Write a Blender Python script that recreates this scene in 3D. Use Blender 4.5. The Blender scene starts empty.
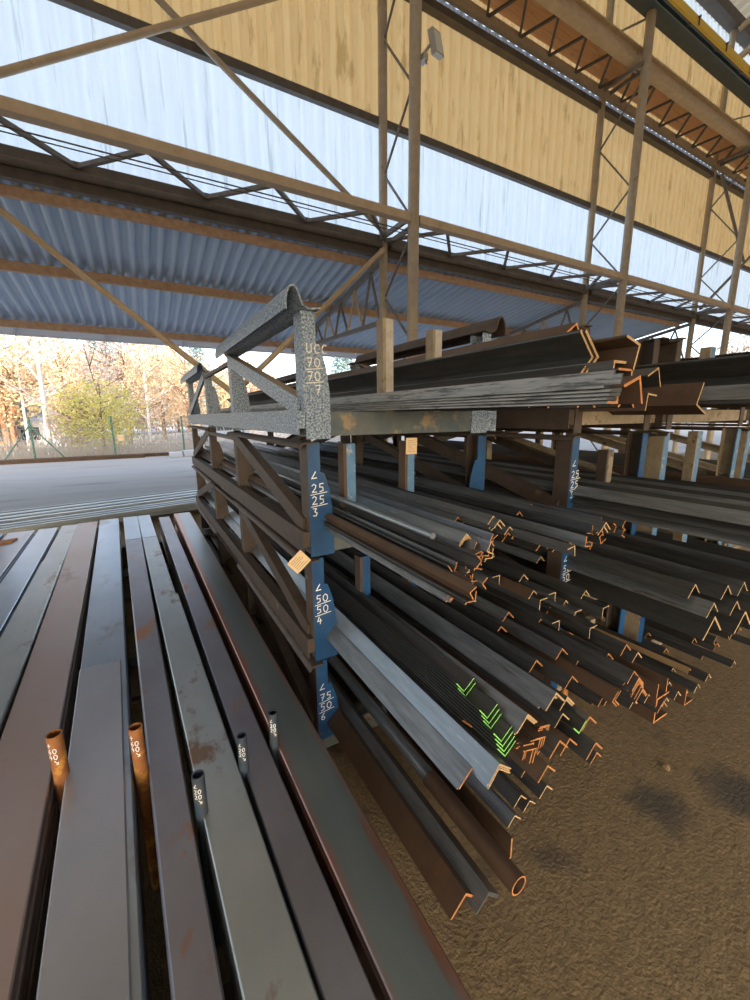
import bpy, math, random
from mathutils import Vector, Matrix
rnd = random.Random(7)
C = bpy.context.scene.collection
H = 1.85                                   # eye height
FPX, YAW, PITCH, ROLL = 407.77, math.radians(29.861), math.radians(11.757), math.radians(-0.463)
_f = Vector((math.sin(YAW)*math.cos(PITCH), math.cos(YAW)*math.cos(PITCH), -math.sin(PITCH)))
_r0 = Vector((math.cos(YAW), -math.sin(YAW), 0)); _u0 = _r0.cross(_f)
_r = _r0*math.cos(ROLL) + _u0*math.sin(ROLL); _u = -_r0*math.sin(ROLL) + _u0*math.cos(ROLL)
def at(px, py, z):
    """the point at height z that the photograph shows at pixel (px, py)"""
    d = _f*FPX + _r*(px-375) + _u*(500-py)
    t = (z-H)/d.z
    return d.x*t, d.y*t

# ------------------------------------------------------------------ materials
def M(name, base, rough=.6, metal=0., c2=None, c3=None, s=6., s3=2., amt=.5, th3=.55, bump=0., bs=60., stretch=(1,1,1), trans=0., spec=.5, emit=None):
    m = bpy.data.materials.new(name); m.use_nodes = True
    nt = m.node_tree; N = nt.nodes; L = nt.links
    b = N['Principled BSDF']; out = N['Material Output']
    b.inputs['Roughness'].default_value = rough; b.inputs['Metallic'].default_value = metal
    b.inputs['Specular IOR Level'].default_value = spec
    col = None
    tc = N.new('ShaderNodeTexCoord'); mp = N.new('ShaderNodeMapping'); mp.inputs['Scale'].default_value = stretch
    geo = N.new('ShaderNodeNewGeometry')
    L.new(geo.outputs['Position'], mp.inputs['Vector'])
    def noise(sc, det=5., ro=.6):
        n = N.new('ShaderNodeTexNoise'); n.inputs['Scale'].default_value = sc; n.inputs['Detail'].default_value = det
        n.inputs['Roughness'].default_value = ro; L.new(mp.outputs[0], n.inputs['Vector']); return n
    def mix(fac, a, bb):
        x = N.new('ShaderNodeMix'); x.data_type = 'RGBA'; L.new(fac, x.inputs[0])
        if isinstance(a, tuple): x.inputs[6].default_value = (*a, 1)
        else: L.new(a, x.inputs[6])
        x.inputs[7].default_value = (*bb, 1); return x.outputs[2]
    def ramp(src, lo, hi):
        r = N.new('ShaderNodeMapRange'); r.inputs[1].default_value = lo; r.inputs[2].default_value = hi; L.new(src, r.inputs[0]); return r.outputs[0]
    if c2: col = mix(ramp(noise(s).outputs[0], .5-.25*(1.2-amt), .5+.25*(1.2-amt)), base, c2)
    if c3: col = mix(ramp(noise(s3, 7., .65).outputs[0], th3, th3+.08), col if col else base, c3)
    if col: L.new(col, b.inputs['Base Color'])
    else: b.inputs['Base Color'].default_value = (*base, 1)
    if bump:
        bp = N.new('ShaderNodeBump'); bp.inputs['Strength'].default_value = bump; bp.inputs['Distance'].default_value = .01
        L.new(noise(bs, 4.).outputs[0], bp.inputs['Height']); L.new(bp.outputs[0], b.inputs['Normal'])
    if trans:
        t = N.new('ShaderNodeBsdfTranslucent'); ms = N.new('ShaderNodeMixShader'); ms.inputs[0].default_value = trans
        if col: L.new(col, t.inputs[0])
        else: t.inputs[0].default_value = (*base, 1)
        L.new(b.outputs[0], ms.inputs[1]); L.new(t.outputs[0], ms.inputs[2]); L.new(ms.outputs[0], out.inputs[0])
    return m
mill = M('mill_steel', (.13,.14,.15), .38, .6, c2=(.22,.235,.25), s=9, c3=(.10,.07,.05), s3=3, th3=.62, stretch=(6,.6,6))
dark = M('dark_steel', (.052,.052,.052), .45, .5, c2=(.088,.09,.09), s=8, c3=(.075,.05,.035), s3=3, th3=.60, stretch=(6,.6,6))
grey   = M('grey_steel', (.22,.23,.24), .38, .6, c2=(.33,.35,.37), s=10, c3=(.10,.10,.10), s3=6, th3=.57, stretch=(6,.8,6))
brown = M('rusty_steel', (.085,.052,.035), .6, .3, c2=(.13,.08,.05), s=7, c3=(.17,.08,.035), s3=4, th3=.62, bump=.15)
bright = M('bright_steel', (.27,.31,.345), .36, .6, c2=(.20,.23,.26), s=8, c3=(.36,.38,.38), s3=14, th3=.6, stretch=(6,.6,6))
tan    = M('tan_steel', (.36,.25,.13), .55, .2, c2=(.28,.18,.09), s=8, stretch=(6,.6,6))
pale   = M('pale_scaled_steel', (.34,.35,.36), .5, .3, c2=(.22,.23,.24), s=14, c3=(.10,.10,.11), s3=9, th3=.53, stretch=(4,.7,9))
cut = M('rust_cut_end', (.62,.27,.085), .75, 0., c2=(.40,.15,.05), s=60)
cutp = M('pale_cut_end', (.60,.42,.23), .75, 0., c2=(.45,.28,.13), s=60)
green  = M('green_paint_end', (.16,.70,.12), .6, 0., c2=(.4,.8,.2), s=90)
fl_b = M('flat_bar_blue_scale', (.30,.36,.43), .30, .75, c2=(.40,.46,.54), s=2.5, c3=(.26,.24,.24), s3=2.6, th3=.57, bump=.05, bs=22, stretch=(1,.5,1))
fl_d = M('flat_bar_dark_slate', (.17,.205,.215), .30, .65, c2=(.22,.255,.265), s=2.5, c3=(.25,.13,.09), s3=1.7, th3=.60, bump=.04, bs=22, stretch=(2.5,.4,1))
fl_o = M('flat_bar_warm_brown', (.36,.235,.17), .34, .5, c2=(.37,.33,.35), s=.9, c3=(.25,.16,.12), s3=2.6, th3=.57, bump=.05, bs=22, stretch=(1,.5,1))
fl_g = M('flat_bar_grey_scale', (.31,.345,.36), .33, .65, c2=(.40,.43,.44), s=2.6, c3=(.22,.145,.10), s3=3.6, th3=.575, bump=.05, bs=22, stretch=(1.4,.8,1))
fl_r = M('flat_bar_violet_scale', (.205,.195,.225), .33, .65, c2=(.27,.27,.315), s=2.4, c3=(.34,.15,.07), s3=3.3, th3=.585, bump=.05, bs=22, stretch=(1.4,.8,1))
fl_l = M('flat_bar_lilac_scale', (.33,.345,.40), .33, .65, c2=(.42,.43,.48), s=2.0, c3=(.27,.23,.22), s3=2.9, th3=.59, bump=.05, bs=22, stretch=(1.2,.5,1))
armM = M('slate_arm_paint', (.07,.10,.125), .5, .1, c2=(.13,.14,.13), s=9, c3=(.30,.23,.14), s3=6, th3=.55)
blue = M('worn_blue_paint', (.007,.048,.135), .42, .0, c2=(.013,.078,.20), s=9, c3=(.09,.08,.07), s3=22, th3=.64)
blueL = M('pale_blue_paint', (.11,.23,.38), .5, 0., c2=(.06,.17,.34), s=12, c3=(.32,.34,.36), s3=26, th3=.56)
sunlit_speck = M('sunlit_speckled_paint', (.30,.38,.48), .5, .0, c2=(.07,.12,.20), s=95, amt=.95, c3=(.60,.63,.66), s3=120, th3=.55)  # weathered paint; its white speckle is painted for sun on the bubbles
frame = M('brown_rack_steel', (.056,.040,.032), .6, .15, c2=(.085,.062,.048), s=12, c3=(.18,.145,.11), s3=7, th3=.65, bump=.15)
frameLit = M('sunlit_rack_steel', (.33,.27,.19), .65, .0, c2=(.23,.18,.12), s=16, c3=(.11,.07,.045), s3=14, th3=.58)  # lit copy of the brown rack steel, sunlight put in as tan
paleT = M('pale_stake_steel', (.50,.47,.42), .6, 0., c2=(.38,.34,.29), s=20)
frameY = M('yellow_rack_steel', (.62,.36,.06), .6, 0., c2=(.42,.22,.05), s=14, c3=(.12,.06,.03), s3=18, th3=.56)
chalk  = M('chalk_white', (.85,.85,.82), .8)
paper  = M('kraft_paper', (.80,.60,.36), .8, c2=(.72,.52,.3), s=30)
ink    = M('ink_grey', (.30,.22,.16), .8)
stakeR = M('orange_rust_tube', (.42,.17,.05), .55, .2, c2=(.27,.10,.035), s=16, c3=(.60,.28,.06), s3=14, th3=.55)
stakeB = M('dark_blue_tube', (.02,.06,.11), .5, .2, c2=(.09,.08,.07), s=20)
tube = M('painted_column_tan', (.50,.42,.31), .5, .05, c2=(.40,.33,.24), s=7, c3=(.28,.18,.11), s3=6, th3=.64)
chord = M('painted_girder_tan', (.62,.49,.33), .55, .0, c2=(.50,.39,.26), s=5, c3=(.34,.22,.14), s3=4, th3=.64)
truss = M('grey_truss_steel', (.25,.24,.23), .55, .1, c2=(.18,.17,.16), s=9)
dkbeam = M('dark_beam_steel', (.10,.09,.08), .6, .2, c2=(.15,.13,.11), s=5)
orail = M('rust_orange_purlin', (.62,.42,.27), .7, 0., c2=(.48,.30,.18), s=9)
board = M('orange_brown_boards', (.86,.50,.24), .7, 0., c2=(.74,.40,.18), s=3, c3=(.42,.20,.10), s3=2.6, th3=.60, stretch=(.6,4,1))
craneB = M('crane_beam_blue', (.07,.12,.16), .5, .1, c2=(.10,.15,.18), s=4)
craneY = M('crane_rail_yellow', (.85,.58,.05), .5)
wallY = M('yellow_sheet', (.86,.55,.22), .7, 0., c2=(.90,.62,.28), s=3, c3=(.64,.40,.15), s3=1.3, th3=.57, stretch=(3,1,.6), trans=.5)
wallT  = M('clear_sheet', (.80,.82,.80), .5, 0., c2=(.90,.92,.90), s=1.2, c3=(.58,.62,.60), s3=1.1, th3=.58, stretch=(6,1,.25), trans=.88)
canopyM = M('blue_corrugated', (.40,.53,.70), .38, .25, c2=(.48,.60,.76), s=1.5, stretch=(1,.4,1))
roofM = M('roof_sheet', (.78,.70,.52), .7, 0., c2=(.70,.62,.46), s=1, stretch=(3,.3,1), trans=.2)
shellM = M('hall_shell_sheet', (.42,.43,.44), .8, 0., c2=(.36,.37,.38), s=1)
galv   = M('galvanised_tube', (.62,.66,.66), .35, .5, c2=(.48,.52,.52), s=5, stretch=(.5,4,4))
gutM   = M('gutter_grey', (.50,.54,.60), .5, .1)
asph = M('asphalt', (.36,.33,.30), .85, 0., c2=(.42,.39,.35), s=1.2, c3=(.27,.25,.23), s3=.7, th3=.58, bump=.6, bs=14, stretch=(.35,1.6,1))
bark   = M('tree_bark', (.22,.15,.10), .9, c2=(.32,.22,.15), s=8)
birchM = M('birch_bark', (.86,.84,.80), .8, c2=(.70,.66,.60), s=5, c3=(.10,.09,.08), s3=9, th3=.68)
fenceG = M('green_fence_paint', (.06,.20,.14), .6)
galvW  = M('wire_grey', (.30,.33,.33), .6, .3)
shedW  = M('shed_white', (.75,.78,.82), .7, c2=(.6,.62,.66), s=3)
shedO  = M('shed_orange', (.62,.28,.14), .8, c2=(.5,.2,.1), s=3)
shedR  = M('shed_roof', (.55,.60,.68), .6)
carB   = M('car_paint_pale_blue', (.42,.52,.66), .3, .2)
glassD = M('dark_glass', (.03,.04,.05), .15)
lampM  = M('floodlight_body', (.50,.48,.42), .4, .3)
lampG  = M('floodlight_glass', (.75,.75,.68), .15)
wood   = M('bearer_timber', (.22,.15,.09), .8, c2=(.15,.10,.06), s=6, stretch=(1,8,8))
def leafmat(n, c, c2): return M(n, c, .8, 0., c2=c2, s=1.3, trans=.35)
leafO = leafmat('leaf_orange', (.74,.52,.34), (.80,.64,.44)); leafY = leafmat('leaf_yellow', (.80,.70,.22), (.58,.58,.18))
leafP = leafmat('leaf_pinkbrown', (.58,.42,.36), (.68,.54,.46)); leafG = leafmat('leaf_bluegreen', (.26,.36,.36), (.34,.45,.45))
leafD = leafmat('leaf_paleyellow', (.78,.64,.38), (.72,.56,.34)); brushM = leafmat('dry_brush', (.74,.64,.52), (.64,.58,.50))
# hall floor: oily brown concrete, scratches and damp patches
floorM = M('hall_floor', (.275,.19,.095), .9, 0., c2=(.18,.125,.066), s=22., c3=(.12,.088,.055), s3=1.7, th3=.585, bump=.9, bs=60)
def rusty_edges():
    # mill scale worn to red rust along both long edges of the rightmost flat bars
    nt = fl_d.node_tree; N = nt.nodes; L = nt.links; b = N['Principled BSDF']; src = b.inputs['Base Color'].links[0].from_socket
    geo = N.new('ShaderNodeNewGeometry'); sp = N.new('ShaderNodeSeparateXYZ'); L.new(geo.outputs['Position'], sp.inputs[0])
    a = N.new('ShaderNodeMath'); a.operation = 'SUBTRACT'; a.inputs[1].default_value = .438; L.new(sp.outputs[0], a.inputs[0])
    c = N.new('ShaderNodeMath'); c.operation = 'ABSOLUTE'; L.new(a.outputs[0], c.inputs[0])
    n = N.new('ShaderNodeTexNoise'); n.inputs['Scale'].default_value = 5; n.inputs['Detail'].default_value = 6; L.new(geo.outputs['Position'], n.inputs['Vector'])
    d = N.new('ShaderNodeMath'); d.operation = 'MULTIPLY_ADD'; d.inputs[1].default_value = .05; L.new(n.outputs[0], d.inputs[0]); L.new(c.outputs[0], d.inputs[2])
    r = N.new('ShaderNodeMapRange'); r.inputs[1].default_value = .078; r.inputs[2].default_value = .112; r.inputs[4].default_value = .8; L.new(d.outputs[0], r.inputs[0])
    x = N.new('ShaderNodeMix'); x.data_type = 'RGBA'; L.new(r.outputs[0], x.inputs[0]); L.new(src, x.inputs[6]); x.inputs[7].default_value = (.36,.13,.08,1); L.new(x.outputs[2], b.inputs['Base Color'])
rusty_edges()
def damp():
    nt = floorM.node_tree; N = nt.nodes; L = nt.links; b = N['Principled BSDF']
    src = b.inputs['Base Color'].links[0].from_socket
    geo = N.new('ShaderNodeNewGeometry'); cur = src
    for (cx, cy, rr) in [(*at(657,806,0), .16), (*at(742,795,0), .20)]:
        d = N.new('ShaderNodeVectorMath'); d.operation = 'DISTANCE'; d.inputs[1].default_value = (cx, cy, 0)
        L.new(geo.outputs['Position'], d.inputs[0])
        n = N.new('ShaderNodeTexNoise'); n.inputs['Scale'].default_value = 9; L.new(geo.outputs['Position'], n.inputs['Vector'])
        a = N.new('ShaderNodeMath'); a.operation = 'MULTIPLY_ADD'; a.inputs[1].default_value = .2; L.new(n.outputs[0], a.inputs[0]); L.new(d.outputs['Value'], a.inputs[2])
        r = N.new('ShaderNodeMapRange'); r.inputs[1].default_value = rr; r.inputs[2].default_value = rr+.1; r.inputs[3].default_value = .75; r.inputs[4].default_value = 0; L.new(a.outputs[0], r.inputs[0])
        x = N.new('ShaderNodeMix'); x.data_type = 'RGBA'; L.new(r.outputs[0], x.inputs[0]); L.new(cur, x.inputs[6]); x.inputs[7].default_value = (.045,.045,.045,1); cur = x.outputs[2]
    L.new(cur, b.inputs['Base Color'])
damp()

# ------------------------------------------------------------------ mesh builder
class MB:
    def __init__(s): s.v = []; s.f = []; s.m = []
    def add(s, vs, fs, mi=0):
        n = len(s.v); s.v += [tuple(v) for v in vs]; s.f += [tuple(n+i for i in f) for f in fs]
        s.m += [mi]*len(fs) if isinstance(mi, int) else list(mi)
    def box(s, x0, x1, y0, y1, z0, z1, mi=0, R=None):
        vs = [Vector((x,y,z)) for x in (x0,x1) for y in (y0,y1) for z in (z0,z1)]
        if R: vs = [R @ v for v in vs]
        s.add(vs, [(0,1,3,2),(4,6,7,5),(0,4,5,1),(2,3,7,6),(0,2,6,4),(1,5,7,3)], mi)
    def prism(s, prof, y0, y1, mi=0, cap=None):
        """outline prof [(x,z)] drawn along Y, closed; caps get material cap"""
        n = len(prof); vs = [(x,y0,z) for x,z in prof] + [(x,y1,z) for x,z in prof]
        fs = [(i,(i+1)%n,(i+1)%n+n,i+n) for i in range(n)] + [tuple(range(n))[::-1], tuple(range(n,2*n))]
        s.add(vs, fs, [mi]*n + [mi if cap is None else cap]*2)
    def plate(s, pts, y0, y1, mi=0): s.prism(pts, y0, y1, mi)
    def bar(s, a, b, w, h, mi=0, up=(0,0,1)):
        a, b = Vector(a), Vector(b); d = (b-a).normalized(); up = Vector(up)
        if abs(d.dot(up)) > .98: up = Vector((0,1,0))
        sx = d.cross(up).normalized()*w/2; sz = sx.cross(d).normalized()*h/2
        vs = [p+i*sx+j*sz for p in (a,b) for i,j in ((-1,-1),(1,-1),(1,1),(-1,1))]
        s.add(vs, [(0,1,2,3),(7,6,5,4),(0,4,5,1),(1,5,6,2),(2,6,7,3),(3,7,4,0)], mi)
    def tube(s, a, b, r, n=12, r2=None, hollow=0, mi=0, capm=None):
        a, b = Vector(a), Vector(b); d = (b-a).normalized(); q = d.orthogonal().normalized(); w = d.cross(q); r2 = r if r2 is None else r2
        ring = lambda p, rr: [p + rr*(math.cos(2*math.pi*i/n)*q + math.sin(2*math.pi*i/n)*w) for i in range(n)]
        capm = mi if capm is None else capm
        if hollow:
            vs = ring(a,r)+ring(b,r2)+ring(b,r2-hollow)+ring(a,r-hollow); fs = []; ms = []
            for k in range(4):
                for i in range(n):
                    j = (i+1)%n; fs.append((k*n+i,k*n+j,((k+1)%4)*n+j,((k+1)%4)*n+i)); ms.append(capm if k in (1,3) else mi)
            s.add(vs, fs, ms)
        else:
            s.add(ring(a,r)+ring(b,r2), [(i,(i+1)%n,(i+1)%n+n,i+n) for i in range(n)]+[tuple(range(n))[::-1],tuple(range(n,2*n))], [mi]*n+[capm]*2)
    def build(s, name, mats, parent=None, origin=None, smooth=False):
        mats = mats if isinstance(mats, (list,tuple)) else [mats]
        org = Vector(parent['_o']) if parent else (Vector(origin) if origin is not None else Vector((0,0,0)))
        me = bpy.data.meshes.new(name); me.from_pydata([tuple(Vector(v)-org) for v in s.v], [], s.f)
        for m in mats: me.materials.append(m)
        me.polygons.foreach_set('material_index', s.m)
        if smooth: me.polygons.foreach_set('use_smooth', [True]*len(s.f))
        me.update()
        o = bpy.data.objects.new(name, me); C.objects.link(o)
        if parent: o.parent = parent; ORG[o.name] = org
        else: o.location = org
        o['_o'] = tuple(org)
        return o
ORG = {}
def smooth_by_angle(o, ang=40):
    me = o.data; me.polygons.foreach_set('use_smooth', [True]*len(me.polygons))
    try: me.set_sharp_from_angle(angle=math.radians(ang))
    except Exception: pass
    return o
def tag(o, label=None, cat=None, group=None, kind=None):
    if label: o['label'] = label
    if cat: o['category'] = cat
    if group: o['group'] = group
    if kind: o['kind'] = kind
    return o
def thing(name, loc, label, cat, group=None):
    o = bpy.data.objects.new(name, None); o.empty_display_size = .1; C.objects.link(o); o.location = loc; o['_o'] = tuple(loc)
    return tag(o, label, cat, group)
def struct(o): o['kind'] = 'structure'; return o

# ------------------------------------------------------------------ hand lettering as flat strokes
ST = {'0':[[(.5,1),(.15,.8),(.1,.4),(.3,.05),(.6,0),(.85,.3),(.85,.75),(.5,1)]], '1':[[(.5,1),(.5,0)]],
 '2':[[(.1,.8),(.4,1),(.75,.8),(.6,.45),(.1,0),(.85,.02)]], '3':[[(.15,.95),(.7,.95),(.4,.58),(.8,.35),(.55,.02),(.15,.08)]],
 '4':[[(.45,1),(.15,.4),(.85,.42)],[(.65,.7),(.6,0)]], '5':[[(.8,1),(.25,.98),(.2,.58),(.7,.55),(.75,.15),(.2,0)]],
 '6':[[(.7,1),(.25,.6),(.2,.15),(.55,0),(.8,.25),(.6,.5),(.25,.4)]], '7':[[(.15,.95),(.85,.97),(.4,0)],[(.3,.5),(.75,.5)]],
 'U':[[(.15,1),(.15,.2),(.5,0),(.8,.2),(.8,1)]], 'C':[[(.85,.9),(.4,1),(.12,.5),(.4,0),(.85,.12)]], 'L':[[(.2,1),(.2,0),(.8,.05)]],
 '<':[[(.75,1),(.1,.2),(.9,.25)]], '+':[[(.5,.95),(.5,.1)],[(.1,.5),(.9,.55)]], '-':[[(-.1,.45),(1.1,.6)]],
 '>':[[(.1,.95),(.85,.1)],[(.85,.6),(.85,.1),(.35,.15)]], '/':[[(.2,0),(.9,.9)]]}
def strokes(rows, x0, ztop, cw, ch, gap, w, place):
    """rows of characters -> ribbons; place(u, v) -> world point"""
    mb = MB()
    for ri, row in enumerate(rows):
        zt = ztop - ri*(ch+gap)
        for ci, c in enumerate(row):
            if c == ' ': continue
            ox = x0 + ci*cw*1.15
            for ln in ST['-' if c == '_' else c]:
                sc = (len(row) if c == '_' else 1)
                P = [(ox + p[0]*cw, zt - ch + p[1]*ch) for p in ln]
                for (a, b) in zip(P[:-1], P[1:]):
                    d = Vector((b[0]-a[0], b[1]-a[1])); l = d.length or 1; n = Vector((-d.y, d.x))/l*w/2; e = d/l*w*.3
                    q = [(a[0]-e.x+n.x, a[1]-e.y+n.y), (a[0]-e.x-n.x, a[1]-e.y-n.y), (b[0]+e.x-n.x, b[1]+e.y-n.y), (b[0]+e.x+n.x, b[1]+e.y+n.y)]
                    mb.add([place(*t) for t in q], [(0,1,2,3)])
    return mb
def rule_line(mb, u0, u1, v0, v1, w, place):
    mb.add([place(u0,v0-w/2), place(u1,v1-w/2), place(u1,v1+w/2), place(u0,v0+w/2)], [(0,1,2,3)])

# ================================================================== THE HALL
WY = 8.32                                  # plane of the long wall
YN, YF = 7.05, 8.15                        # inner and outer tube of the columns
COLX = [-2.1, 4.93, 11.85, 18.4, 25.1]
mb = MB(); mb.box(-12, 42, -14, 9.4, -.3, 0); struct(mb.build('floor', floorM))
mb = MB(); mb.box(-60, 140, 9.4, 90, -.3, -.01); struct(mb.build('yard', asph))
def corrugated(x0, x1, z0, z1, y, pitch, amp, per=10, sharp=False):
    mb = MB(); n = int((x1-x0)/pitch*per); vs = []
    for i in range(n+1):
        x = x0+(x1-x0)*i/n; ph = 2*math.pi*(x-x0)/pitch
        w = math.sin(ph); w = (1 if (i % per) < per*.45 else -1) if sharp else w
        for z in (z0, z1): vs.append((x, y+amp*w, z))
    mb.add(vs, [(2*i,2*i+2,2*i+3,2*i+1) for i in range(n)])
    return mb
w = corrugated(-9, 36, 5.20, 7.66, WY+.03, .26, .026).build('wall_back', wallT); w.data.polygons.foreach_set('use_smooth',[True]*len(w.data.polygons)); struct(w)
w = corrugated(-9, 36, 7.66, 10.02, WY, .30, .024, sharp=True).build('wall_back', wallY); struct(w)
w = corrugated(-9, 36, 10.02, 10.36, WY+.03, .26, .026).build('wall_back', M('dusty_clear_sheet', (.45,.48,.50), .6, 0., c2=(.2,.2,.2), s=9, stretch=(3,1,1), trans=.4)); struct(w)
w = corrugated(-9, 36, 10.36, 13.2, WY, .30, .024, sharp=True).build('wall_back', wallY); struct(w)
w = corrugated(-9, 36, 13.2, 14.2, WY+.03, .26, .026).build('wall_back', wallT); struct(w)
def longbar(name, y0, y1, z0, z1, mat, x0=-9, x1=36):
    mb = MB(); mb.box(x0, x1, y0, y1, z0, z1); return mb.build(name, mat, origin=(x0, y0, z0))
for i, (y0,y1,z0,z1,m) in enumerate([(8.16,8.27,7.52,7.66,dkbeam), (8.10,8.27,9.88,10.02,dkbeam), (8.16,8.27,5.14,5.34,dkbeam), (8.0,8.27,13.05,13.2,dkbeam), (7.95,8.27,14.1,14.4,dkbeam)]):
    struct(longbar('trim_%d' % (i+1), y0, y1, z0, z1, m))
# hall roof, corrugations running up the slope
mb = MB(); n = 560; x0, x1 = -12, 44; vs = []
for i in range(n+1):
    x = x0+(x1-x0)*i/n; d = .03*math.sin(2*math.pi*(x-x0)/.4)
    vs += [(x, 8.6, 14.4+d), (x, -7.5, 19.4+d)]
mb.add(vs, [(2*i,2*i+1,2*i+3,2*i+2) for i in range(n)]); 
struct(mb.build('ceiling', roofM))
for k, yy in enumerate((5.6, 3.0, .4)):
    z = 14.4+(8.6-yy)*5.0/16.1
    tag(longbar('roof_purlin', yy-.06, yy+.06, z-.28, z-.06, dkbeam), 'dark steel roof purlin under the tan roof sheets, number %s from the long wall' % ['one','two','three'][k], 'roof purlin')

# unseen rest of the hall; rear wall and ground added to shape the light
w = corrugated(-12, 44, 3.6, 19.5, -7.6, .5, .03, per=6).build('sun_blocking_rear_wall', shellM); struct(w)  # unseen, added to keep direct sun out of the hall
mb = MB(); mb.box(-12.1,-12,-7.6,8.4,3.2,15.5); struct(mb.build('wall_left', shellM))
mb = MB(); mb.box(44,44.1,-7.6,8.4,0,15.5); struct(mb.build('wall_right', shellM))
mb = MB(); mb.box(-60,140,-60,-14,-.3,-.01); struct(mb.build('yard', M('rear_bounce_ground', (.34,.27,.18), .9)))  # unseen tan ground added to bounce warm light inside
# columns --------------------------------------------------------
ordn = ['out of frame to the left', 'nearest, carrying the floodlight', 'second along the wall', 'third along the wall, near the right edge', 'last at the far right']
for ci, X in enumerate(COLX):
    if ci == 0: lab = 'tan tubular lattice column at the left end of the yard opening'
    else: lab = {1:'tan twin tube lattice column with the floodlight on it',2:'tan twin tube lattice column, middle one of the wall',3:'tan twin tube lattice column at the open right end of canopy',4:'tan twin tube lattice column furthest off to the right'}[ci]
    t = thing('lattice_column', (X, YN, 0), lab, 'column', 'tubular columns along the wall')
    b = MB(); b.tube((X,YN,.02),(X,YN,11.3),.105,18); smooth_by_angle(b.build('inner_tube', tube, t))
    b = MB(); b.tube((X,YF,.02),(X,YF,14.1),.09,18); smooth_by_angle(b.build('outer_tube', tube, t))
    b = MB(); b.box(X-.2,X+.2,YN-.2,YN+.2,0,.02); b.box(X-.2,X+.2,YF-.2,YF+.2,0,.02); b.build('base_plate', dkbeam, t)
    zs = [(YN,.6),(YF,1.7),(YF,2.1),(YN,3.2),(YN,3.35),(YF,4.28),(YF,4.34),(YN,5.2),(YN,5.52),(YF,6.59),(YF,6.65),(YN,7.58),(YN,7.66),(YF,8.87),(YF,8.92),(YN,9.9),(YN,10.1),(YF,11.3),(YF,11.5),(YN,11.25)]
    for (y0,z0),(y1,z1) in zip(zs[0::2], zs[1::2]):
        b = MB(); b.bar((X,y0+(.09 if y0==YN else -.08),z0),(X,y1+(.09 if y1==YN else -.08),z1),.035,.035); b.build('lacing_bar', truss, t)
    # paired struts at the two girders
    for zz in (5.42, 10.25):
        for dx in (-.13, .13):
            b = MB(); b.bar((X+dx,YN,zz),(X+dx,YF,zz),.05,.09); b.build('strut', truss, t)
# floodlight on the nearest column
t = thing('floodlight', (5.13, 6.98, 8.0), 'small square grey floodlight clamped to the nearest column', 'floodlight')
b = MB(); R = Matrix.Translation((5.25,6.88,8.18)) @ Matrix.Rotation(-.3,4,'Y') @ Matrix.Rotation(.4,4,'Z')
b.box(-.15,.15,-.05,.05,-.17,.17,0,R); hs = b.build('housing', lampM, t)
b = MB(); b.box(-.115,.115,-.058,-.05,-.15,.13,0,R); b.build('lens', lampG, hs)
b = MB(); b.tube((5.02,6.98,7.98),(5.14,6.92,8.14),.025,8); b.box(5.0,5.1,6.9,7.05,7.9,8.0); b.tube((5.06,6.95,7.95),(5.1,6.93,7.86),.015,6); b.build('bracket', lampM, t)

# horizontal wind girder, one lattice per bay ---------------------
bayname = ['left bay over the yard opening', 'bay between the first and second columns', 'bay between the second and third columns', 'last bay at the right']
for bi in range(4):
    xa, xb = COLX[bi], COLX[bi+1]
    t = thing('lattice_girder', (xa, YN, 5.3), 'horizontal tan lattice girder above the canopy in the '+bayname[bi], 'girder', 'lattice girders above the canopy')
    b = MB(); x0 = xa-(6 if bi==0 else 0)
    b.box(x0+.11, xb-.11, YN-.06, YN+.06, 5.36, 5.52); b.box(x0+.11, xb-.11, YN-.10, YN-.06, 5.36, 5.385); b.build('inner_chord', chord, t)
    b = MB(); b.box(x0+.1, xb-.1, YF-.09, YF+.01, 5.33, 5.50); b.tube((x0+.1,YF-.12,5.30),(xb-.1,YF-.12,5.30),.05,10); b.build('outer_chord', dkbeam, t)
    n = 4; k = 0
    for i in range(n):
        xs = xa+(xb-xa)*i/n; xm = xa+(xb-xa)*(i+.5)/n; xe = xa+(xb-xa)*(i+1)/n
        for p, q in (((xs,YF-.1),(xm,YN+.06)), ((xm,YN+.06),(xe,YF-.1))):
            b = MB(); b.bar((*p,5.42),(*q,5.42),.06,.06); b.build('lacing_bar', truss, t)
    b = MB()
    for k, (yy,zz) in enumerate(((7.25,5.33),(7.30,5.35),(7.38,5.33))): b.tube((x0,yy,zz),(xb,yy+.02,zz),.009,5)
    b.build('cable', dkbeam, t)

# diagonal wind bracing, crossing tubes
def brace(a, b_, lab, r=.05, m=chord):
    b = MB(); b.tube(a, b_, r, 10); o = b.build('diagonal_brace', m, origin=a); tag(smooth_by_angle(o), lab, 'brace', 'wind braces between the columns')
brace((-2.1,8.05,9.80),(4.85,8.05,5.58),'tan bracing tube falling right across the clear sheets to the first column', m=tube)
brace((-2.1,7.94,5.62),(4.85,7.94,9.90),'tan bracing tube rising right across the top left of the wall')
brace((-2.1,8.0,5.3),(1.66,8.0,2.22),'tan bracing tube falling right under the blue canopy at the left')
brace((4.85,8.0,5.22),(1.60,8.0,2.24),'tan bracing tube falling left from the first column behind the rack')
brace((25.0,8.0,10.0),(18.5,8.0,5.6),'tan bracing tube in the last bay at the upper right edge', m=truss)
brace((18.5,7.93,9.9),(21.2,7.93,7.6),'short tan bracing tube high beside the third column', m=truss)

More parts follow.
